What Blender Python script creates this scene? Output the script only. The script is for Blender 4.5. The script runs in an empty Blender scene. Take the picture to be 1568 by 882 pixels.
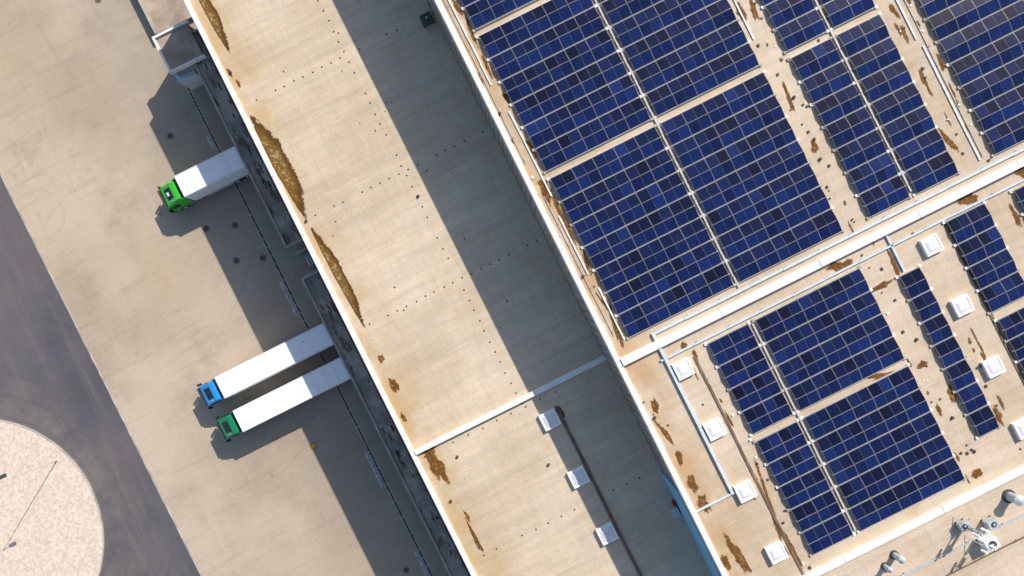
import bpy, math, random
from mathutils import Vector
random.seed(7)
sc = bpy.context.scene
H=80.0; S=14.0; TH=math.atan(0.5); CT=math.cos(TH); ST=math.sin(TH)
# site survey: metric site axes (u across the halls, v along them) measured off a nadir drone photo
def P(px,py,z=0.0):
    k=(H-z)/(H*S); X=(px-784)*k; Y=-(py-441)*k
    return (X*CT+Y*ST, -X*ST+Y*CT)
def LU(c,z): return P(c,441,z)[0]
def LV(d,z): return P(784,d,z)[1]
Z1=12.4; Z1p=12.7; Z2=20.2; Z2p=20.5
uL=LU(501,Z1p); uT=LU(886,Z2p); vN=P(245,-65,Z1p)[1]; vS=-95

# ---------------- materials ----------------
class NT:
    def __init__(s,name):
        s.m=bpy.data.materials.new(name); s.m.use_nodes=True; s.t=s.m.node_tree; s.n=s.t.nodes; s.l=s.t.links
        s.b=s.n['Principled BSDF']; s.tc=s.n.new('ShaderNodeTexCoord'); s.co=s.tc.outputs['Object']
        sp=s.n.new('ShaderNodeSeparateXYZ'); s.l.new(s.co,sp.inputs[0]); s.x,s.y,s.z=sp.outputs
    def put(s,i,v):
        if hasattr(v,'is_output') : s.l.new(v,i)
        else: i.default_value=v
    def math(s,op,a,b=0.0,c=None,clamp=False):
        n=s.n.new('ShaderNodeMath'); n.operation=op; n.use_clamp=clamp
        s.put(n.inputs[0],a); s.put(n.inputs[1],b)
        if c is not None: s.put(n.inputs[2],c)
        return n.outputs[0]
    def noise(s,scale,detail=4,rough=0.55,sx=1,sy=1,w=0):
        mp=s.n.new('ShaderNodeMapping'); mp.inputs['Scale'].default_value=(sx,sy,1); mp.inputs['Location'].default_value=(w*3.7,w*1.9,w)
        s.l.new(s.co,mp.inputs[0]); n=s.n.new('ShaderNodeTexNoise'); n.inputs['Scale'].default_value=scale
        n.inputs['Detail'].default_value=detail; n.inputs['Roughness'].default_value=rough
        s.l.new(mp.outputs[0],n.inputs['Vector']); return n.outputs['Fac']
    def rng(s,v,a,b,c=0.0,d=1.0):
        n=s.n.new('ShaderNodeMapRange'); n.clamp=True; n.interpolation_type='SMOOTHSTEP'
        s.put(n.inputs[0],v); s.put(n.inputs[1],a); s.put(n.inputs[2],b); s.put(n.inputs[3],c); s.put(n.inputs[4],d); return n.outputs[0]
    def mix(s,f,a,b,mode='MIX'):
        n=s.n.new('ShaderNodeMix'); n.data_type='RGBA'; n.blend_type=mode
        s.put(n.inputs[0],f); 
        for i,v in ((6,a),(7,b)):
            if isinstance(v,tuple): v=(*v[:3],1)
            s.put(n.inputs[i],v)
        return n.outputs[2]
    def line(s,coord,period,width,off=0.0):
        f=s.math('FRACT',s.math('ADD',s.math('DIVIDE',coord,period),off+500))
        return s.math('LESS_THAN',f,width/period)
    def dist(s,u,v):
        a=s.math('SUBTRACT',s.x,u); b=s.math('SUBTRACT',s.y,v)
        return s.math('SQRT',s.math('ADD',s.math('MULTIPLY',a,a),s.math('MULTIPLY',b,b)))
    def attr(s,name):
        n=s.n.new('ShaderNodeAttribute'); n.attribute_name=name; return n.outputs['Fac']
    def fin(s,col,rough=0.8,bump=None,bs=0.3,bd=0.02,spec=0.3,metal=0):
        if isinstance(col,tuple): col=(*col[:3],1)
        s.put(s.b.inputs['Base Color'],col); s.put(s.b.inputs['Roughness'],rough)
        s.b.inputs['Specular IOR Level'].default_value=spec; s.b.inputs['Metallic'].default_value=metal
        if bump is not None:
            bn=s.n.new('ShaderNodeBump'); bn.inputs['Strength'].default_value=bs; bn.inputs['Distance'].default_value=bd
            s.l.new(bump,bn.inputs['Height']); s.l.new(bn.outputs[0],s.b.inputs['Normal'])
        return s.m

def simple(name,col,rough=0.6,var=0.15,sc_=1.5,metal=0,spec=0.4):
    t=NT(name); n=t.noise(sc_,5)
    f=t.rng(n,0.3,0.7,1-var,1+var*0.3)
    c=t.mix(1.0,col,f,'MULTIPLY')
    n2=t.noise(sc_*9,3); c=t.mix(1.0,c,t.rng(n2,0.3,0.75,0.94,1.03),'MULTIPLY')
    return t.fin(c,rough,metal=metal,spec=spec)

def roof_mat(name,A,B,rust,edge,pv=1.03,pu=12.0,rustamt=0.5,seam=0.14):
    t=NT(name)
    c=t.mix(t.rng(t.noise(0.09,5,0.6),0.35,0.65),A,B)
    st=t.noise(1.0,6,0.65,sx=0.10,sy=1.3,w=3)
    c=t.mix(1.0,c,t.rng(st,0.28,0.72,0.88,1.06),'MULTIPLY')
    st2=t.noise(1.0,5,0.7,sx=3.0,sy=0.3,w=8)
    c=t.mix(1.0,c,t.rng(st2,0.3,0.7,0.94,1.03),'MULTIPLY')
    fine=t.noise(6,4,0.7); c=t.mix(1.0,c,t.rng(fine,0.3,0.7,0.92,1.05),'MULTIPLY')
    r=t.math('MULTIPLY',t.rng(t.noise(0.35,8,0.68,w=5),0.52,0.74),rustamt)
    c=t.mix(r,c,rust)
    e=t.math('MULTIPLY',t.rng(t.math('SUBTRACT',t.x,edge),0.3,6.0,1,0),t.rng(t.noise(0.25,7,0.65,sx=1.4,w=21),0.36,0.64,0.12,0.85))
    c=t.mix(e,c,rust)
    gp=t.rng(t.noise(0.13,6,0.65,sx=1.5,w=51),0.60,0.74,0,0.30); c=t.mix(gp,c,(0.38,0.35,0.33))
    scr=t.rng(t.noise(1.0,3,0.5,sx=0.35,sy=6,w=12),0.66,0.72,0,0.25)
    c=t.mix(scr,c,(0.84,0.79,0.72))
    scr=t.rng(t.noise(1.0,4,0.6,sx=4,sy=0.5,w=32),0.68,0.74,0,0.18)
    c=t.mix(scr,c,(0.84,0.79,0.72))
    l=t.math('MULTIPLY',t.line(t.y,pv,0.05),t.rng(t.noise(0.4,4,w=2),0.40,0.66,0.0,seam))
    c=t.mix(l,c,(0.16,0.13,0.10))
    l=t.math('MULTIPLY',t.line(t.x,pu,0.06,0.3),0.12)
    c=t.mix(l,c,(0.16,0.13,0.10))
    return t.fin(c,0.75,bump=st,bs=0.12,bd=0.03)

M={}
M['roof_mid']=roof_mat('roof_membrane_beige',(0.67,0.55,0.415),(0.58,0.465,0.335),(0.50,0.325,0.15),uL,rustamt=0.35)
M['roof_tall']=roof_mat('roof_membrane_sand',(0.65,0.53,0.405),(0.55,0.435,0.315),(0.47,0.29,0.14),uT,pv=0.98,pu=7.9,rustamt=0.45,seam=0.18)
M['coping']=simple('white_coping',(0.86,0.85,0.83),0.5,0.12,0.8)
M['wall']=simple('cladding_grey',(0.30,0.30,0.30),0.6,0.2,0.4)
M['wallblue']=simple('cladding_blue',(0.20,0.50,0.75),0.5,0.15,0.4)
M['steel']=simple('galvanised_steel',(0.50,0.53,0.56),0.4,0.1,2)
M['traypale']=simple('cable_tray_pale',(0.62,0.71,0.78),0.45,0.12,2)
M['white']=simple('white_paint',(0.92,0.92,0.92),0.4,0.03,1)
M['rail']=simple('painted_rail',(0.62,0.64,0.66),0.5,0.1,1)
M['rust']=simple('rusty_duct',(0.20,0.14,0.10),0.8,0.4,1)
M['dark']=simple('dark_rubber',(0.02,0.02,0.022),0.7,0.2,2)
M['darkgrey']=simple('dark_grey_metal',(0.07,0.07,0.075),0.5,0.2,2)
M['concrete']=simple('concrete_kerb',(0.48,0.44,0.39),0.85,0.3,0.7)
M['pinkconc']=simple('concrete_ramp',(0.44,0.35,0.28),0.85,0.35,0.5)
M['glass']=simple('dark_glass',(0.01,0.012,0.016),0.08,0.1,1,spec=0.6)
M['red']=simple('red_paint',(0.25,0.02,0.03),0.5)
M['yellow']=simple('yellow_paint',(0.6,0.42,0.03),0.6)
M['iron']=simple('cast_iron',(0.12,0.085,0.07),0.7,0.3,4)
M['coverring']=simple('cover_ring',(0.27,0.20,0.17),0.8,0.3,4)
M['marking']=simple('faded_marking',(0.48,0.54,0.60),0.8,0.5,2.5)
M['greenp']=simple('truck_paint_lime',(0.05,0.50,0.04),0.3,0.05,1,spec=0.5)
M['bluep']=simple('truck_paint_blue',(0.03,0.30,0.72),0.3,0.05,1,spec=0.5)
M['tealp']=simple('truck_paint_green',(0.01,0.24,0.10),0.3,0.05,1,spec=0.5)
def skl():
    t=NT('skylight_acrylic'); c=t.mix(t.rng(t.noise(1.2,3),0.3,0.7),(0.70,0.68,0.71),(0.80,0.78,0.80)); return t.fin(c,0.25,spec=0.4)
M['acrylic']=skl()

def asphalt():
    t=NT('asphalt'); c=t.mix(t.rng(t.noise(0.06,6,0.6),0.35,0.65),(0.085,0.080,0.098),(0.135,0.122,0.130))
    s=t.noise(1,5,0.6,sx=0.9,sy=0.06,w=4); c=t.mix(t.rng(s,0.45,0.75,0,0.45),c,(0.19,0.165,0.15))
    cu,cv=P(-30,830,0); d=t.dist(cu,cv)
    c=t.mix(t.math('MULTIPLY',t.rng(d,13.5,20,0.55,0),t.rng(t.noise(0.3,6,0.65,w=8),0.3,0.7)),c,(0.24,0.20,0.18))
    l=t.math('MULTIPLY',t.line(d,2.3,0.35),t.rng(t.noise(0.15,4,w=9),0.42,0.62,0,0.18)); c=t.mix(l,c,(0.05,0.05,0.055))
    cr=t.rng(t.noise(0.8,9,0.75,w=31),0.495,0.505); cr2=t.rng(t.noise(0.8,9,0.75,w=31),0.505,0.512)
    c=t.mix(t.math('MULTIPLY',t.math('SUBTRACT',cr,cr2),0.2),c,(0.04,0.04,0.04))
    f=t.noise(7,4,0.7); c=t.mix(1.0,c,t.rng(f,0.3,0.7,0.85,1.15),'MULTIPLY')
    return t.fin(c,0.9,bump=f,bs=0.2,bd=0.02)
M['asphalt']=asphalt()
def yard():
    t=NT('yard_concrete'); c=t.mix(t.rng(t.noise(0.055,6,0.6),0.36,0.64),(0.41,0.33,0.25),(0.53,0.43,0.335))
    c=t.mix(t.rng(t.noise(0.12,8,0.7,w=3),0.5,0.72,0,0.5),c,(0.30,0.235,0.175))
    s=t.noise(1,6,0.65,sx=0.07,sy=1.0,w=6); c=t.mix(t.rng(s,0.5,0.75,0,0.3),c,(0.26,0.21,0.165))
    s=t.noise(1,5,0.65,sx=1.1,sy=0.09,w=9); c=t.mix(t.rng(s,0.55,0.8,0,0.3),c,(0.64,0.54,0.45))
    c=t.mix(t.rng(t.noise(0.04,3,0.5,w=44),0.5,0.7,0,0.45),c,(0.50,0.38,0.22))
    spots=t.noise(0.55,3,0.5,w=15); c=t.mix(t.rng(spots,0.71,0.75,0,0.4),c,(0.14,0.115,0.10))
    f=t.noise(5,5,0.75); c=t.mix(1.0,c,t.rng(f,0.3,0.7,0.92,1.06),'MULTIPLY')
    wear=t.rng(t.x,LU(250,0),LU(500,0),0,0.55); c=t.mix(wear,c,(0.24,0.205,0.17))
    for (a,b_,p,o) in ((60,330,2.6,1),(430,760,2.1,7),(-150,200,3.1,13)):
        u0,v0=P(a,b_,0); d=t.dist(u0,v0); l=t.math('MULTIPLY',t.line(d,p,0.28),t.rng(t.noise(0.11,5,w=o),0.50,0.64,0,0.10)); c=t.mix(l,c,(0.17,0.14,0.12))
    for a,p,o in ((t.x,7.3,.2),(t.y,9.1,.4)):
        l=t.math('MULTIPLY',t.line(a,p,0.06,o),t.rng(t.noise(0.2,4,w=o*9),0.4,0.6,0.03,0.22)); c=t.mix(l,c,(0.16,0.13,0.10))
    return t.fin(c,0.85,bump=f,bs=0.15,bd=0.02)
M['yard']=yard()
def gravel():
    t=NT('pale_gravel'); n=t.noise(2.5,8,0.85); c=t.mix(t.rng(n,0.4,0.6),(0.58,0.46,0.36),(0.76,0.655,0.56))
    c=t.mix(t.rng(t.noise(0.3,6,0.7),0.5,0.75,0,0.5),c,(0.60,0.45,0.34)); 
    c=t.mix(t.rng(t.noise(3,3,0.6,w=5),0.70,0.76,0,0.4),c,(0.35,0.26,0.2)); return t.fin(c,0.95,bump=n,bs=0.2,bd=0.03)
M['gravel']=gravel()
def dockroof():
    t=NT('dirty_bitumen'); c=t.mix(t.rng(t.noise(0.5,6,0.65),0.4,0.6),(0.26,0.235,0.21),(0.42,0.37,0.31))
    c=t.mix(t.rng(t.noise(0.7,6,0.7,w=4,sx=1.5,sy=.5),0.53,0.60,0,0.85),c,(0.10,0.06,0.04)); return t.fin(c,0.9)
M['dock']=dockroof()
def pv():
    t=NT('photovoltaic_cells'); r=t.attr('rnd_tilt_shade')
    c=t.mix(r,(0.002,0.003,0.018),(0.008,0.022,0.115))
    g=t.math('MAXIMUM',t.line(t.x,0.163,0.014),t.line(t.y,0.163,0.014)); c=t.mix(t.math('MULTIPLY',g,0.09),c,(0.16,0.22,0.42))
    c=t.mix(t.rng(t.noise(0.5,5,0.7),0.5,0.85,0,0.06),c,(0.14,0.16,0.26))
    return t.fin(c,0.10,spec=0.3)
M['pv']=pv()
M['pvframe']=simple('aluminium_frame',(0.36,0.345,0.34),0.4,0.15,1)
M['railalu']=simple('aluminium_rail',(0.58,0.57,0.56),0.4,0.1,1)
def stain(name,edge,mid,core_c,amp,a0,a1):
    t=NT(name); k=t.attr('core'); n=t.noise(1.6,8,0.72)
    v=t.math('ADD',k,t.math('MULTIPLY',t.math('SUBTRACT',n,0.5),amp))
    c=t.mix(t.rng(v,0.10,0.45),edge,mid)
    gr=t.noise(3.2,6,0.85,w=3); c=t.mix(t.math('MULTIPLY',t.rng(gr,0.50,0.60),t.rng(v,0.30,0.6)),c,core_c)
    t.fin(c,0.8); t.put(t.b.inputs['Alpha'],t.rng(v,a0,a1,0,0.95)); return t.m
M['stain']=stain('algae_stain',(0.26,0.115,0.028),(0.14,0.055,0.010),(0.33,0.17,0.04),1.6,0.05,0.38)
M['puddle']=stain('algae_puddle_mat',(0.09,0.036,0.006),(0.17,0.085,0.012),(0.46,0.35,0.17),0.75,0.0,0.14)

# ---------------- mesh builder ----------------
class MB:
    def __init__(s): s.v=[];s.f=[];s.m=[];s.mats=[];s.fa=[];s.va=[]
    def mi(s,k):
        if k not in s.mats: s.mats.append(k)
        return s.mats.index(k)
    def poly(s,pts,k,r=0.0):
        b=len(s.v); s.v+=pts; s.f.append(tuple(range(b,b+len(pts)))); s.m.append(s.mi(k)); s.fa.append(r)
    def box(s,u0,v0,z0,u1,v1,z1,k,top=None):
        if u0>u1:u0,u1=u1,u0
        if v0>v1:v0,v1=v1,v0
        b=len(s.v); s.v+=[(u0,v0,z0),(u1,v0,z0),(u1,v1,z0),(u0,v1,z0),(u0,v0,z1),(u1,v0,z1),(u1,v1,z1),(u0,v1,z1)]
        for i,q in enumerate(((3,2,1,0),(4,5,6,7),(0,1,5,4),(1,2,6,5),(2,3,7,6),(3,0,4,7))):
            s.f.append(tuple(b+j for j in q)); s.m.append(s.mi(top if (top and i==1) else k)); s.fa.append(0)
    def hexa(s,c,k):
        b=len(s.v); s.v+=c
        for q in ((3,2,1,0),(4,5,6,7),(0,1,5,4),(1,2,6,5),(2,3,7,6),(3,0,4,7)):
            s.f.append(tuple(b+j for j in q)); s.m.append(s.mi(k)); s.fa.append(0)
    def cyl(s,p0,p1,r0,r1,k,n=16):
        p0=Vector(p0);p1=Vector(p1); d=(p1-p0).normalized(); a=d.orthogonal().normalized(); c=d.cross(a); b=len(s.v)
        for p,r in ((p0,r0),(p1,r1)):
            for i in range(n):
                t=2*math.pi*i/n; s.v.append(tuple(p+a*math.cos(t)*r+c*math.sin(t)*r))
        for i in range(n):
            j=(i+1)%n; s.f.append((b+i,b+j,b+n+j,b+n+i)); s.m.append(s.mi(k)); s.fa.append(0)
        s.f.append(tuple(b+i for i in reversed(range(n)))); s.f.append(tuple(b+n+i for i in range(n)))
        s.m+=[s.mi(k)]*2; s.fa+=[0,0]
    def obj(s,name,loc=(0,0,0),parent=None,bevel=0,attr=False,smooth=False):
        me=bpy.data.meshes.new(name); me.from_pydata(s.v,[],s.f)
        for k in s.mats: me.materials.append(M[k])
        me.polygons.foreach_set('material_index',s.m)
        if attr:
            a=me.attributes.new('rnd_tilt_shade','FLOAT','FACE'); a.data.foreach_set('value',s.fa)
        if s.va:
            a=me.attributes.new('core','FLOAT','POINT'); a.data.foreach_set('value',s.va)
        me.update(); o=bpy.data.objects.new(name,me); o.location=loc; sc.collection.objects.link(o)
        if parent: o.parent=parent
        if bevel:
            m=o.modifiers.new('bevel','BEVEL'); m.width=bevel; m.segments=2; m.limit_method='ANGLE'
        return o
def empty(name,loc=(0,0,0)):
    e=bpy.data.objects.new(name,None); e.location=loc; sc.collection.objects.link(e); return e

# ---------------- ground ----------------
b=MB(); b.poly([(-1500,-1500,0),(1500,-1500,0),(1500,1500,0),(-1500,1500,0)],'asphalt'); b.obj('ground')
uY=LU(89,0)
b=MB(); b.poly([(uY,-150,0.012),(60,-150,0.012),(60,150,0.012),(uY,150,0.012)],'yard'); b.obj('concrete_yard')
b=MB()
v=-150
while v<150:
    o=random.uniform(-.02,.02); b.box(uY-0.15+o,v,0,uY+0.05+o,v+0.99,0.03+random.random()*0.01,'concrete'); v+=1.0
b.obj('yard_kerb')
cu,cv=P(-30,830,0); R=13.45
b=MB(); pts=[(cu+R*math.cos(a*math.pi/90),cv+R*math.sin(a*math.pi/90),0.14) for a in range(180)]
b.poly(pts,'gravel'); b.obj('gravel_island')
b=MB()
for a in range(180):
    t0=a*math.pi/90; t1=(a+0.99)*math.pi/90
    q=lambda r,t,z:(cu+r*math.cos(t),cv+r*math.sin(t),z)
    b.hexa([q(R-.02,t0,0),q(R+.12,t0,0),q(R+.12,t1,0),q(R-.02,t1,0),q(R-.02,t0,.16),q(R+.12,t0,.16),q(R+.12,t1,.16),q(R-.02,t1,.16)],'concrete')
b.obj('island_kerb')
b=MB(); uD=LU(441,0)
b.box(uD-0.22,-100,0.0,uD+0.22,LV(20,0)+14,0.020,'concrete')
v=-100
while v<LV(20,0)+13: b.box(uD-0.11,v,0.0,uD+0.11,v+0.9,0.026,'iron'); v+=1.0
b.obj('drainage_channel')
b=MB()
for (x0,y0,x1,y1) in ((434,430,461,480),(566,690,592,742),(640,840,668,895),(322,205,334,228)):
    va=P(x0,y0,0)[1]; vb=P(x1,y1,0)[1]; 
    b.box(uD-0.62,vb,0,uD-0.36,va,0.024,'marking')
b.obj('kerb_marking')
for (x,y,k) in ((261,208,'iron'),(316,350,'iron'),(360,345,'iron'),(362,399,'iron'),(403,395,'iron'),(480,683,'yellow'),(622,873,'iron'),(150,0,'iron')):
    u,w=P(x,y,0); b=MB(); b.cyl((u,w,0),(u,w,0.022),0.40,0.40,'coverring',24); b.cyl((u,w,0),(u,w,0.032),0.26,0.26,k,24); b.obj('manhole_cover')
u,w=P(88,705,0); e=empty('street_lamp',(u,w,0.14)); b=MB(); b.cyl((0,0,0),(0,0,10),0.05,0.03,'railalu'); b.cyl((0,0,0),(0,0,0.3),0.10,0.08,'concrete'); b.obj('post',parent=e)
b=MB(); b.cyl((0,0,9.9),(1.2,0.3,10.2),0.04,0.03,'steel'); b.box(1.1,0.1,10.1,1.8,0.45,10.25,'darkgrey'); b.obj('lamp_head',parent=e)

# ---------------- mid warehouse ----------------
e=empty('low_warehouse_building')
b=MB(); b.box(uL+0.05,vS,0,uT-0.01,vN-0.05,Z1,'wall',top='roof_mid'); b.obj('walls_and_roof',parent=e)
b=MB()
v=vS
while v<vN:
    b.box(uL,v,Z1-1.0,uL+0.42,min(v+5.98,vN),Z1p,'coping'); v+=6.0
b.box(uL+0.43,vN-0.42,Z1-1,uT-0.02,vN,Z1p,'coping')
vst=LV(619,Z1p)
b.box(uL+0.43,vst-0.24,Z1-0.1,uT-0.02,vst+0.24,Z1p+0.12,'coping')
b.obj('parapet_coping',parent=e,bevel=0.03)
b=MB(); v=vS
while v<vN: b.box(uL-0.03,v,0.2,uL+0.045,v+0.12,Z1-1.01,'wall'); v+=1.0
b.obj('facade_ribs',parent=e)
b=MB()
def dots(x0,y0,x1,y1,n,k='darkgrey',r=0.085,z=Z1):
    for i in range(n):
        if random.random()<0.12: continue
        t=i/(n-1); u,w=P(x0+(x1-x0)*t,y0+(y1-y0)*t,z); u+=random.uniform(-.05,.05); w+=random.uniform(-.05,.05)
        b.cyl((u,w,z),(u,w,z+0.05),r,r*0.7,k,8)
dots(487,0,798,618,40)
for (x0,y0) in ((345,-55),(383,158),(473,335),(556,502)):
    dots(x0+10,y0-5,x0+380,y0-190,27)
dots(650,700,850,600,10); dots(740,850,1000,722,14)
for i in range(26):
    x=random.uniform(420,840); y=random.uniform(30,560); dots(x,y,x+1,y,2,r=0.06)
b.obj('roof_fasteners')
uC=LU(468,4.7); 
def dock(v0,v1):
    e=empty('loading_dock'); b=MB()
    b.box(uC+1.6,v0,0,uL+0.0,v1,1.25,'concrete'); b.obj('dock_platform',parent=e)
    b=MB(); b.box(uC+0.22,v0+.22,4.35,uL-0.04,v1-.22,4.6,'wall',top='dock')
    b.box(uC,v0,4.3,uC+0.21,v1,4.76,'concrete'); b.box(uC+0.22,v0,4.3,uL-.04,v0+.21,4.76,'concrete'); b.box(uC+0.22,v1-.21,4.3,uL-.04,v1,4.76,'concrete')
    b.box(uC+1.75,v0+.3,4.61,uC+1.83,v1-.3,4.68,'rust')
    for i in range(26):
        vv=random.uniform(v0+1,v1-2); uu=random.uniform(uC+.4,uC+2.6); b.box(uu,vv,4.605,uu+random.uniform(.08,.3),vv+random.uniform(.2,.9),4.65,random.choice(['darkgrey','rust','concrete','dark']))
    b.obj('canopy',parent=e)
    b=MB(); v=v0+.5
    while v<v1: b.box(uC+1.2,v,0,uC+1.5,v+.3,4.29,'wall'); v+=4.0
    b.obj('columns',parent=e)
dvA=P(283,70,4.7)[1]; dvB=P(448,375,4.7)[1]; dvC=P(466,424,4.7)[1]
dock(dvB,dvA+1.0); dock(vS,dvC)
e=empty('steel_stairs'); b=MB()
for i in range(7): b.box(uC+.5+i*.28,dvC+1.3,1.25-i*.17-.04,uC+.76+i*.28,dvC+2.5,1.25-i*.17,'steel')
b.obj('treads',parent=e)
b=MB()
for vv in (dvC+1.22,dvC+2.54):
    b.cyl((uC+.4,vv,0.9+1.3),(uC+2.6,vv,1.1),0.03,0.03,'steel',6)
    for i in range(4): b.cyl((uC+.4+i*.7,vv,0),(uC+.4+i*.7,vv,2.2-i*.35),0.025,0.025,'steel',6)
b.obj('handrails',parent=e)
b=MB(); b.box(uC-.1,dvC+.35,0,uL-.1,dvC+.55,1.6,'concrete'); b.box(uC-.1,dvC+3.0,0,uL-.1,dvC+3.2,1.6,'concrete'); b.obj('retaining_wall')
zt=5.5; a0=P(232,57,zt); a1=(a0[0]+4.0,a0[1]-4.1)
e=empty('stair_annex'); b=MB(); b.box(a0[0]+.2,a1[1]+.2,0,a1[0]-.2,a0[1]-.2,zt-.25,'wall',top='pinkconc')
b.obj('walls',parent=e)
b=MB(); b.box(a0[0],a1[1],zt-.6,a0[0]+.22,a0[1],zt,'coping'); b.box(a0[0]+.23,a0[1]-.22,zt-.6,a1[0],a0[1],zt,'coping'); b.box(a0[0]+.23,a1[1],zt-.6,a1[0],a1[1]+.2,zt,'coping')
b.obj('parapet',parent=e)
q=P(264,106,3.2); b=MB(); b.box(q[0],q[1]-1.5,0,q[0]+2.0,q[1],3.2,'coping'); b.box(q[0]-.05,q[1]-1.55,3.21,q[0]+2.05,q[1]+.05,3.3,'traypale'); b.obj('switchgear_cabinet')
b=MB(); q0=P(237,52,1.2); b.box(q0[0],q0[1],0,q0[0]+.25,q0[1]+14,1.2,'concrete'); b.box(q0[0]+.26,q0[1]+.2,0,uL-.1,q0[1]+14,0.6,'pinkconc'); b.obj('loading_ramp')
# ---------------- tall warehouse ----------------
e=empty('high_bay_warehouse_building'); uE=110; vN2=110
b=MB(); b.box(uT+.02,vS,0,uE,vN2,Z2,'wall',top='roof_tall'); b.obj('walls_and_roof',parent=e)
b=MB(); v=vS
while v<vN2: b.box(uT-.02,v,Z2-.9,uT+.42,v+7.98,Z2p,'coping'); v+=8.0
vB1=LV(639,Z2p); vB2=LV(1111,Z2p)
for vv,w in ((vB1,0.34),(vB2,0.26)):
    u=uT+.43
    while u<uE: b.box(u,vv-w,Z2-.1,u+8.97,vv+w,Z2p+.12,'coping'); u+=9.0
b.obj('parapet_coping',parent=e,bevel=0.03)
b=MB(); b.box(uT-.16,vS,0,uT-.025,P(1036,760,Z2)[1],Z2-.95,'wallblue')
v=P(1036,760,Z2)[1]+.3
while v<vN2: b.box(uT-.07,v,Z1,uT+.015,v+.1,Z2-1.2,'wall'); v+=.9
b.obj('cladding_panels',parent=e)
b=MB()
q=P(1030,772,Z1); b.box(uT-.5,q[1],Z1,uT-.2,q[1]+.3,Z1+.8,'red'); b.box(uT-.9,q[1]-1.2,Z1,uT-.3,q[1]-.2,Z1+.6,'steel'); b.obj('hose_reel_cabinet',bevel=.03)

# ---------------- skylights ----------------
def skylight(x,y,z,s=1.35):
    u,w=P(x,y,z+.4); e=empty('skylight',(u,w,z)); h=s/2; b=MB()
    b.box(-h,-h,0,h,-h+.16,.4,'white'); b.box(-h,h-.16,0,h,h,.4,'white'); b.box(-h,-h+.161,0,-h+.16,h-.161,.4,'white'); b.box(h-.16,-h+.161,0,h,h-.161,.4,'white')
    b.obj('frame',parent=e)
    b=MB(); i=h-.165; t=i*.6
    B=[(-i,-i,.35),(i,-i,.35),(i,i,.35),(-i,i,.35)]; T=[(-t,-t,.42),(t,-t,.42),(t,t,.42),(-t,t,.42)]
    for j in range(4):
        k=(j+1)%4; b.poly([B[j],B[k],T[k],T[j]],'acrylic')
    b.poly(T,'acrylic'); b.obj('dome',parent=e)
for x,y in ((842,643),(886,731),(930,818),(975,908)): skylight(x,y,Z1,1.6)
for x,y in ((1047,565),(1095,658),(1142,753),(1190,847),(1428,375),(1475,468),(1523,562),(1570,656)): skylight(x,y,Z2,1.45)

# ---------------- solar arrays ----------------
zb=Z2+.25
def array(c0,c1,d0,d1):
    u0,u1=LU(c0,zb),LU(c1,zb); v1,v0=LV(d0,zb),LV(d1,zb)
    nu=max(1,round((u1-u0)/1.85)); nv=max(2,2*round((v1-v0)/2.08)); pu=(u1-u0)/nu; pv_=(v1-v0)/nv
    b=MB(); tl=0.16; f=.016
    for i in range(nu):
        for j in range(nv):
            a=u0+i*pu+.015; c=u0+(i+1)*pu-.015; up=(j%2==0)
            y0=v0+j*pv_+(.045 if up else .010); y1=v0+(j+1)*pv_-(.010 if up else .045)
            za,zc=(zb,zb+tl) if up else (zb+tl,zb)
            b.hexa([(a,y0,za-.04),(c,y0,za-.04),(c,y1,zc-.04),(a,y1,zc-.04),(a,y0,za),(c,y0,za),(c,y1,zc),(a,y1,zc)],'pvframe')
            mcol=(a+c)/2; g=lambda y:za+(zc-za)*(y-y0)/(y1-y0)+.004
            base=0.62 if up else 0.25  # light on the two tilts painted into cell colour: alternate rows brighter, darker
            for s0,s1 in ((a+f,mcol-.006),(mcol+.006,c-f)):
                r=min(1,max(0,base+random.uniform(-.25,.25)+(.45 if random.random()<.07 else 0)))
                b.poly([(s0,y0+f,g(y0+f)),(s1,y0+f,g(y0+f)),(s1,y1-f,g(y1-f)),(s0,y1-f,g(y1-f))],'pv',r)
    for j in range(0,nv+1,2):
        y=v0+j*pv_; b.box(u0-.12,y-.025,Z2,u1+.12,y+.025,zb-.06,'railalu')
        for uu in (u0-.25,u1+.02): b.box(uu,y-.11,Z2,uu+.22,y+.11,Z2+.14,'white' if random.random()<.6 else 'concrete')
    for j in range(1,nv,2):
        y=v0+j*pv_
        for uu in (u0-.05,u1-.02): b.box(uu,y-.05,Z2,uu+.07,y+.05,zb+.1,'railalu')
    b.obj('solar_panel_array',attr=True)
for c0,c1 in ((926,1126),(1138,1334),(1387,1463),(1476,1556),(1627,1827)):
    for d0,d1 in ((-240,17),(29,289),(302,607)): array(c0,c1,d0,d1)
for c0,c1,d0,d1 in ((1041,1118,676,850),(1041,1118,863,1081),(1132,1331,676,850),(1132,1331,863,1081),(1386,1424,720,1028),(1500,1572,672,846),(1504,1576,862,1060),(1627,1827,676,850)): array(c0,c1,d0,d1)

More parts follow.
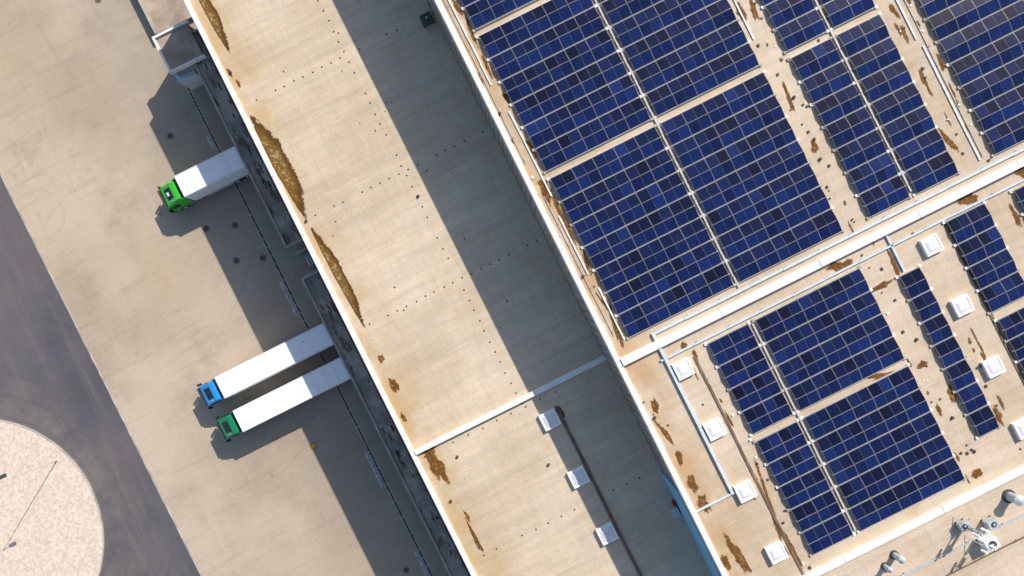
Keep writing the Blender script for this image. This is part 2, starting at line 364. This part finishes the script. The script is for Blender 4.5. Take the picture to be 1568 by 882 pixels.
# ---------------- trays, pipes ----------------
def runv(name,c,y0,y1,z,w,h,k,seg=3.0):
    b=MB(); u=LU(c,z+h); a=P(c+.5*(y1-441),y1,z+h)[1]; t=P(c+.5*(y0-441),y0,z+h)[1]
    while a<t-.05:
        n=min(a+seg,t); o=random.uniform(-.015,.015); b.box(u-w/2+o,a,z+.03,u+w/2+o,n-.03,z+h,k); b.box(u-w/2-.03,a+.2,z,u+w/2+.03,a+.4,z+.035,'darkgrey'); a=n
    b.obj(name)
def runu(name,d,x0,x1,z,w,h,k,seg=3.0):
    b=MB(); v=LV(d,z+h); a=P(x0,d-.5*(x0-784),z+h)[0]; t=P(x1,d-.5*(x1-784),z+h)[0]
    while a<t-.05:
        n=min(a+seg,t); o=random.uniform(-.015,.015); b.box(a,v-w/2+o,z+.03,n-.03,v+w/2+o,z+h,k); b.box(a+.2,v-w/2-.03,z,a+.4,v+w/2+.03,z+.035,'darkgrey'); a=n
    b.obj(name)
runv('cable_tray',965,510,757,Z2,.25,.25,'traypale')
runu('cable_tray',620,998,1600,Z2,.22,.2,'traypale')
runu('cable_tray',667,1012,1600,Z2,.16,.18,'traypale')
runu('cable_tray',925,1063,1122,Z2,.16,.18,'traypale')
runv('cable_tray',1398,355,415,Z2,.16,.18,'traypale')
runv('cable_duct',1011,545,890,Z2,.20,.08,'rust')
runv('cable_duct',1497,345,600,Z2,.25,.06,'rust')
runv('cable_duct',761,622,900,Z1,.30,.14,'rust')
for c,y0,y1 in ((908,-20,130),(915,170,300),(911,330,420),(917,440,520),(1594,-30,60),(1599,70,245),(1345,-20,60)): runv('roof_conduit',c,y0,y1,Z2,.12,.1,'white',2.0)
for c,y0,y1 in ((900,-20,250),(903,300,515),(1606,-30,240)): runv('lightning_conductor',c,y0,y1,Z2,.05,.08,'steel',2)
runv('string_cable_tray',1132,-60,440,Z2,.14,.16,'railalu',1.0)
runv('string_cable_tray',1469.5,-60,293,Z2,.14,.16,'railalu',1.0)
runv('string_cable_tray',1125,495,812,Z2,.14,.16,'railalu',1.0)

# ---------------- roof clutter small ----------------
b=MB()
for i in range(90):
    c=random.choice([895,905,918,1345,1358,1372,1580,1612,1020,1030,1345,1360,1440,1470,985]); lo,hi=(-20,250) if c in(1580,1612) else ((560,880) if c in(1020,1030,985) else (-20,700))
    y=random.uniform(lo,hi); x=c+random.uniform(-6,6)+.5*(y-441)
    u,w=P(x,y,Z2); r=random.uniform(.04,.10); b.box(u-r,w-r*random.uniform(.5,2),Z2,u+r,w+r,Z2+random.uniform(.05,.12),random.choice(['white','darkgrey','rust','darkgrey']))
b.obj('roof_fittings')
def vents(lst,z):
    for x,y in lst:
        u,w=P(x,y,z+.2); b=MB(); b.cyl((u,w,z),(u,w,z+.15),.13,.13,'darkgrey'); b.cyl((u,w,z+.151),(u,w,z+.2),.10,.09,'iron'); b.obj('roof_vent')
vents(((765,173),(893,423),(1257,243),(1217,148),(1003,640),(1405,520),(1460,640)),Z2)
vents(((352,110),(640,300),(468,338),(700,700),(690,768),(840,712)),Z1)
def hvac(x,y,z,w,d,h,k='steel'):
    u,v=P(x,y,z+h); e=empty('hvac_unit',(u,v,z)); b=MB(); b.box(-w/2,-d/2,.15,w/2,d/2,h,k); b.obj('casing',parent=e,bevel=.04)
    b=MB(); b.cyl((0,0,h+.001),(0,0,h+.06),min(w,d)*.36,min(w,d)*.36,'darkgrey',20); b.cyl((0,0,h+.061),(0,0,h+.08),.1,.1,'steel')
    for s in (-1,1):
        for q in (-1,1): b.box(s*w*.4-.06,q*d*.4-.06,0,s*w*.4+.06,q*d*.4+.06,.149,'dark')
    b.obj('fan',parent=e)
hvac(1520,834,Z2,1.1,.9,1.1,'white'); hvac(1522,803,Z2,.9,.6,.9); hvac(1478,806,Z2,.8,.6,.7); hvac(653,27,Z1,1.1,.9,1.0,'darkgrey')
def stack(x,y,r,h):
    u,v=P(x,y,Z2+h); e=empty('exhaust_stack',(u,v,Z2)); b=MB(); b.cyl((0,0,0),(0,0,h),r,r,'steel',20); b.cyl((0,0,0),(0,0,.15),r*1.5,r*1.4,'darkgrey',20); b.cyl((0,0,h+.12),(0,0,h+.3),r*1.2,r*.3,'steel',20)
    for a in range(3): b.box(r*.8*math.cos(a*2.1)-.02,r*.8*math.sin(a*2.1)-.02,h,r*.8*math.cos(a*2.1)+.02,r*.8*math.sin(a*2.1)+.02,h+.13,'darkgrey')
    b.obj('pipe_and_cap',parent=e)
stack(1380,857,.25,1.1); stack(1362,872,.2,.8); stack(1560,766,.38,1.2); stack(1500,818,.12,2.0)
def mast(x,y,h):
    u,v=P(x,y,Z2); e=empty('antenna_mast',(u,v,Z2)); b=MB(); b.cyl((0,0,0),(0,0,h),.05,.04,'steel'); 
    for a in range(3): b.cyl((.8*math.cos(a*2.09),.8*math.sin(a*2.09),0),(0,0,h*.5),.03,.03,'steel',8)
    b.cyl((-.6,0,h*.85),(.6,0,h*.85),.03,.03,'steel',8); b.box(.25,-.05,h*.7,.45,.1,h*1.0,'white'); b.box(-.5,-.05,h*.7,-.35,.1,h,'white'); b.obj('mast_and_aerials',parent=e)
mast(1472,800,3.0); mast(1490,828,2.4)
runu('cable_tray',1180,1380,1600,Z2,.10,.14,'steel'); runu('cable_tray',1215,1300,1600,Z2,.1,.1,'rust')

# ---------------- stains ----------------
def blob(b,u,w,L,W,z,straight=False,rot=0.0):
    n=48; rings=7; base=len(b.v); ph=[random.uniform(0,6.28) for _ in range(4)]
    def R_(t): return 1+.16*math.sin(2*t+ph[0])+.12*math.sin(3*t+ph[1])+.10*math.sin(5*t+ph[2])+.06*math.sin(9*t+ph[3])
    b.v.append((u,w,z)); b.va.append(1.0); cr,sr=math.cos(rot),math.sin(rot)
    for k in range(1,rings+1):
        for i in range(n):
            t=2*math.pi*i/n; r=k/rings*R_(t)
            if straight:
                a=math.cos(t); yy=math.sin(t); r=k/rings*(1+.07*math.sin(7*t+ph[0])+.05*math.sin(13*t+ph[1]))
                x_=math.copysign(abs(a)**1.7,a)*r*W*(.88 if a>0 else .22); y_=yy*k/rings*L/2
            else: x_=math.cos(t)*r*W/2*1.25; y_=math.sin(t)*r*L/2*1.15
            b.v.append((u+x_*cr-y_*sr,w+x_*sr+y_*cr,z)); b.va.append(1-k/rings)
    mi=b.mi(b.k)
    for i in range(n):
        j=(i+1)%n; b.f.append((base,base+1+i,base+1+j)); b.m.append(mi)
        for k in range(rings-1):
            o=base+1+k*n; b.f.append((o+i,o+n+i,o+n+j,o+j)); b.m.append(mi)
for x,y,L,W in ((425,256,11.6,1.55),(516,424,11.2,.95),(319,22,8.4,.95)):
    b=MB(); b.k='puddle'; u,w=P(x,y,Z1); blob(b,u,w,L,W,Z1+.006,True,rot=0.03); b.obj('algae_puddle')
st=[(583,549,.9,.5),(603,590,1.6,.6),(618,640,1.2,.35),(668,712,4.2,1.0),(655,690,1.2,1.2),(725,818,3.2,.3),(733,835,1.5,.4),(352,112,1,.3),(365,128,.8,.3),(545,522,1.2,.3),(858,630,1.3,.5),(715,790,1,.3)]
b=MB(); b.k='stain'
for i,(x,y,L,W) in enumerate(st): u,w=P(x,y,Z1); blob(b,u,w,L,W,Z1+.005+.0004*i)
b.obj('roof_stains'); b=MB(); b.k='stain'
st=[(835,292,2.4,.7),(856,322,2.5,.4),(872,356,3,.45),(898,402,2,.3),(943,500,3.5,.45),(925,465,2,.3),(812,228,2.2,.4),(775,150,1.2,.3),(745,100,2,.3),(722,50,2.4,.3),(1135,18,2.0,.5),(1155,17,1.6,.55),(1208,150,2.6,.35),(1247,225,1.2,.6),(1287,407,.9,2.0),(1480,303,1.2,1.8),(1440,95,1.5,.35),(1452,215,2.6,.45),(1345,440,.5,2.0),(1369,405,2.6,.4),(1003,622,1.5,.5),(1020,665,2.4,.4),(1040,700,1.6,.4),(1060,740,1.8,.7),(1078,772,1.8,.8),(1130,850,4,.7),(1112,862,1.6,.5),(1178,770,6,.35),(1213,842,4,.4),(1458,605,1.4,.6),(1528,635,1.8,.5),(1495,725,1,.7),(1412,558,.6,.8),(1350,575,.5,2.0),(1566,262,1.3,1.3),(1368,15,1.6,.4),(1385,52,1.8,.3),(1415,122,2.2,.3),(1047,530,.7,.6),(965,505,1,.4),(1065,545,1,.35),(1555,330,2.2,.4),(700,10,2,.3)]
for i,(x,y,L,W) in enumerate(st): u,w=P(x,y,Z2); blob(b,u,w,L,W,Z2+.005+.0004*i, rot=random.uniform(-.2,.2))
for i in range(44):
    c=random.choice([893,897,1350,1365,1578,1610,1000,1340,1450,1022]); lo,hi=(-20,240) if c in(1578,1610) else ((560,880) if c in(1000,1022) else ((430,740) if c in (1340,1450) else (-20,380)))
    y=random.uniform(lo,hi); u,w=P(c+random.uniform(-7,7)+.5*(y-441),y,Z2); blob(b,u,w,random.uniform(.3,1.8),random.uniform(.12,.26),Z2+.026+.0004*i)
b.obj('roof_stains')

# ---------------- trucks ----------------
def wheel(b,x,y,r=.5,w=.32):
    b.cyl((x,y-w/2,r),(x,y+w/2,r),r,r,'dark',20); s=1 if y>0 else -1
    b.cyl((x,y+s*w/2,r),(x,y+s*(w/2+.02),r),r*.55,r*.5,'steel',14)
def truck(name,fx,fy,Lt,paint,ribs,rigid=False):
    u,w=P(fx,fy,4.0); e=empty(name,(u,w,0)); hw=1.25
    b=MB(); b.box(0,-hw,1.15,Lt,hw,3.97,'white'); b.obj('cargo_body',parent=e,bevel=.05)
    b=MB()
    for s in (-1,1): b.box(.06,s*(hw-.09),3.972,Lt-.06,s*(hw-.05),4.0,'rail')
    b.box(-.03,-hw+.05,1.3,-.002,hw-.05,3.9,'steel')
    if ribs:
        x=.6
        while x<Lt: b.box(x,-hw+.12,3.972,x+.04,hw-.12,3.988,'rail'); x+=1.2 
    else:
        for x in (Lt*.33,Lt*.7): b.box(x,-hw+.12,3.972,x+.03,hw-.12,3.978,'rail')
    b.obj('roof_rails',parent=e)
    b=MB(); b.box(-2.3 ,-.45,.75,Lt-.1,.45,1.14,'darkgrey')
    for s in (-1,1): b.box(2.0 if not rigid else 1.2,s*(hw-.1),.5,Lt-4.3 if not rigid else Lt-3.4,s*(hw-.04),1.0,'steel')
    b.box(Lt-.15,-1.1,.5,Lt-.03,1.1,.7,'red'); b.obj('chassis',parent=e)
    b=MB()
    xs=[-1.55]+([Lt-1.9,Lt-3.1] if rigid else [1.3,Lt-1.6,Lt-2.9,Lt-4.2])
    for x in xs:
        for s in (-1,1): wheel(b,x,s*1.05)
    b.obj('wheels',parent=e)
    x0=-2.62; hc=1.2; prof=[(0,.45),(-.03,1.4),(.12,2.6),(.38,3.0),(.62,3.12),(1.65,3.62),(2.15,3.66),(2.15,.8)]
    b=MB(); n=len(prof); base=len(b.v)
    for s in (-1,1):
        for (x,z) in prof:
            y=hc*(1 if z<2.2 else (1-.10*(z-2.2)))
            b.v.append((x0+x+(.0),s*y,z))
    for i in range(n):
        j=(i+1)%n; b.f.append((base+i,base+j,base+n+j,base+n+i)); b.m.append(b.mi(paint)); b.fa.append(0)
    b.f.append(tuple(base+i for i in reversed(range(n)))); b.f.append(tuple(base+n+i for i in range(n))); b.m+=[b.mi(paint)]*2; b.fa+=[0,0]
    b.obj('cab_shell',parent=e,bevel=.09)
    sl=lambda x:3.12+(x-.62)*(.5/1.03)
    b=MB()
    b.hexa([(x0+.72,-.62,sl(.72)-.1),(x0+1.5,-.62,sl(1.5)-.1),(x0+1.5,.62,sl(1.5)-.1),(x0+.72,.62,sl(.72)-.1),(x0+.72,-.62,sl(.72)+.02),(x0+1.5,-.62,sl(1.5)+.02),(x0+1.5,.62,sl(1.5)+.02),(x0+.72,.62,sl(.72)+.02)],'glass')
    b.hexa([(x0-.03,-1.0,1.5),(x0+.1,-1.0,1.5),(x0+.25,-1.0,2.5),(x0+.09,-1.0,2.5),(x0-.03,1.0,1.5),(x0+.1,1.0,1.5),(x0+.25,1.0,2.5),(x0+.09,1.0,2.5)],'glass')
    b.box(x0-.12,-1.05,2.62,x0+.14,1.05,2.70,'darkgrey')
    for s in (-1,1): b.box(x0+.4,s*1.19,1.6,x0+1.1,s*1.215,2.35,'glass')
    b.obj('glazing',parent=e,bevel=.02)
    b=MB()
    for s in (-1,1):
        b.box(x0+.02,s*1.25,1.7,x0+.2,s*1.48,2.5,'dark'); b.box(x0+.08,s*1.1,2.4,x0+.16,s*1.28,2.46,'dark')
        b.hexa([(x0+2.0,s*1.17-.03,1.1),(x0+2.45,s*1.2-.03,1.1),(x0+2.45,s*1.2+.03,1.1),(x0+2.0,s*1.17+.03,1.1),(x0+2.0,s*1.03-.03,3.62),(x0+2.45,s*1.15-.03,3.7),(x0+2.45,s*1.15+.03,3.7),(x0+2.0,s*1.03+.03,3.62)],paint)
    b.box(x0-.1,-1.2,.35,x0+.2,1.2,.85,'darkgrey')
    if paint=='greenp': b.box(x0+.9,-.2,sl(1.0)+.0,x0+1.15,.2,sl(1.1)+.06,'rail')
    b.cyl((x0+.7,-.8,sl(.7)),(x0+1.2,-.8,sl(1.2)+.05),.05,.05,'steel',8)
    b.obj('cab_trim',parent=e)
truck('box_truck',274,286,7.9,'greenp',False,rigid=True)
truck('semi_truck',335.5,594.5,13.4,'bluep',False)
truck('semi_truck',363.5,646,13.4,'tealp',True)

# ---------------- light ----------------
d=Vector((-.841,-.54,-.87)).normalized()
L=bpy.data.lights.new('sun','SUN'); L.energy=5.0; L.angle=math.radians(.5); L.color=(1,.93,.82)
o=bpy.data.objects.new('sun',L); o.rotation_euler=d.to_track_quat('-Z','Y').to_euler(); o.location=(0,0,60); sc.collection.objects.link(o)
w=bpy.data.worlds.new('World'); sc.world=w; w.use_nodes=True; nt=w.node_tree
sk=nt.nodes.new('ShaderNodeTexSky'); sk.sky_type='NISHITA'; sk.sun_disc=False; sk.sun_elevation=math.radians(41); sk.sun_rotation=math.atan2(.841,.54)
bg=nt.nodes['Background']; bg.inputs[1].default_value=.14; nt.links.new(sk.outputs[0],bg.inputs[0])
cam=bpy.data.cameras.new('camera'); cam.sensor_width=36; cam.lens=36*H/(1568/S); cam.clip_end=5000
o=bpy.data.objects.new('camera',cam); o.location=(0,0,H); o.rotation_euler=(0,0,-TH); sc.collection.objects.link(o); sc.camera=o
sc.view_settings.view_transform='Standard'; sc.view_settings.look='None'; sc.view_settings.exposure=0
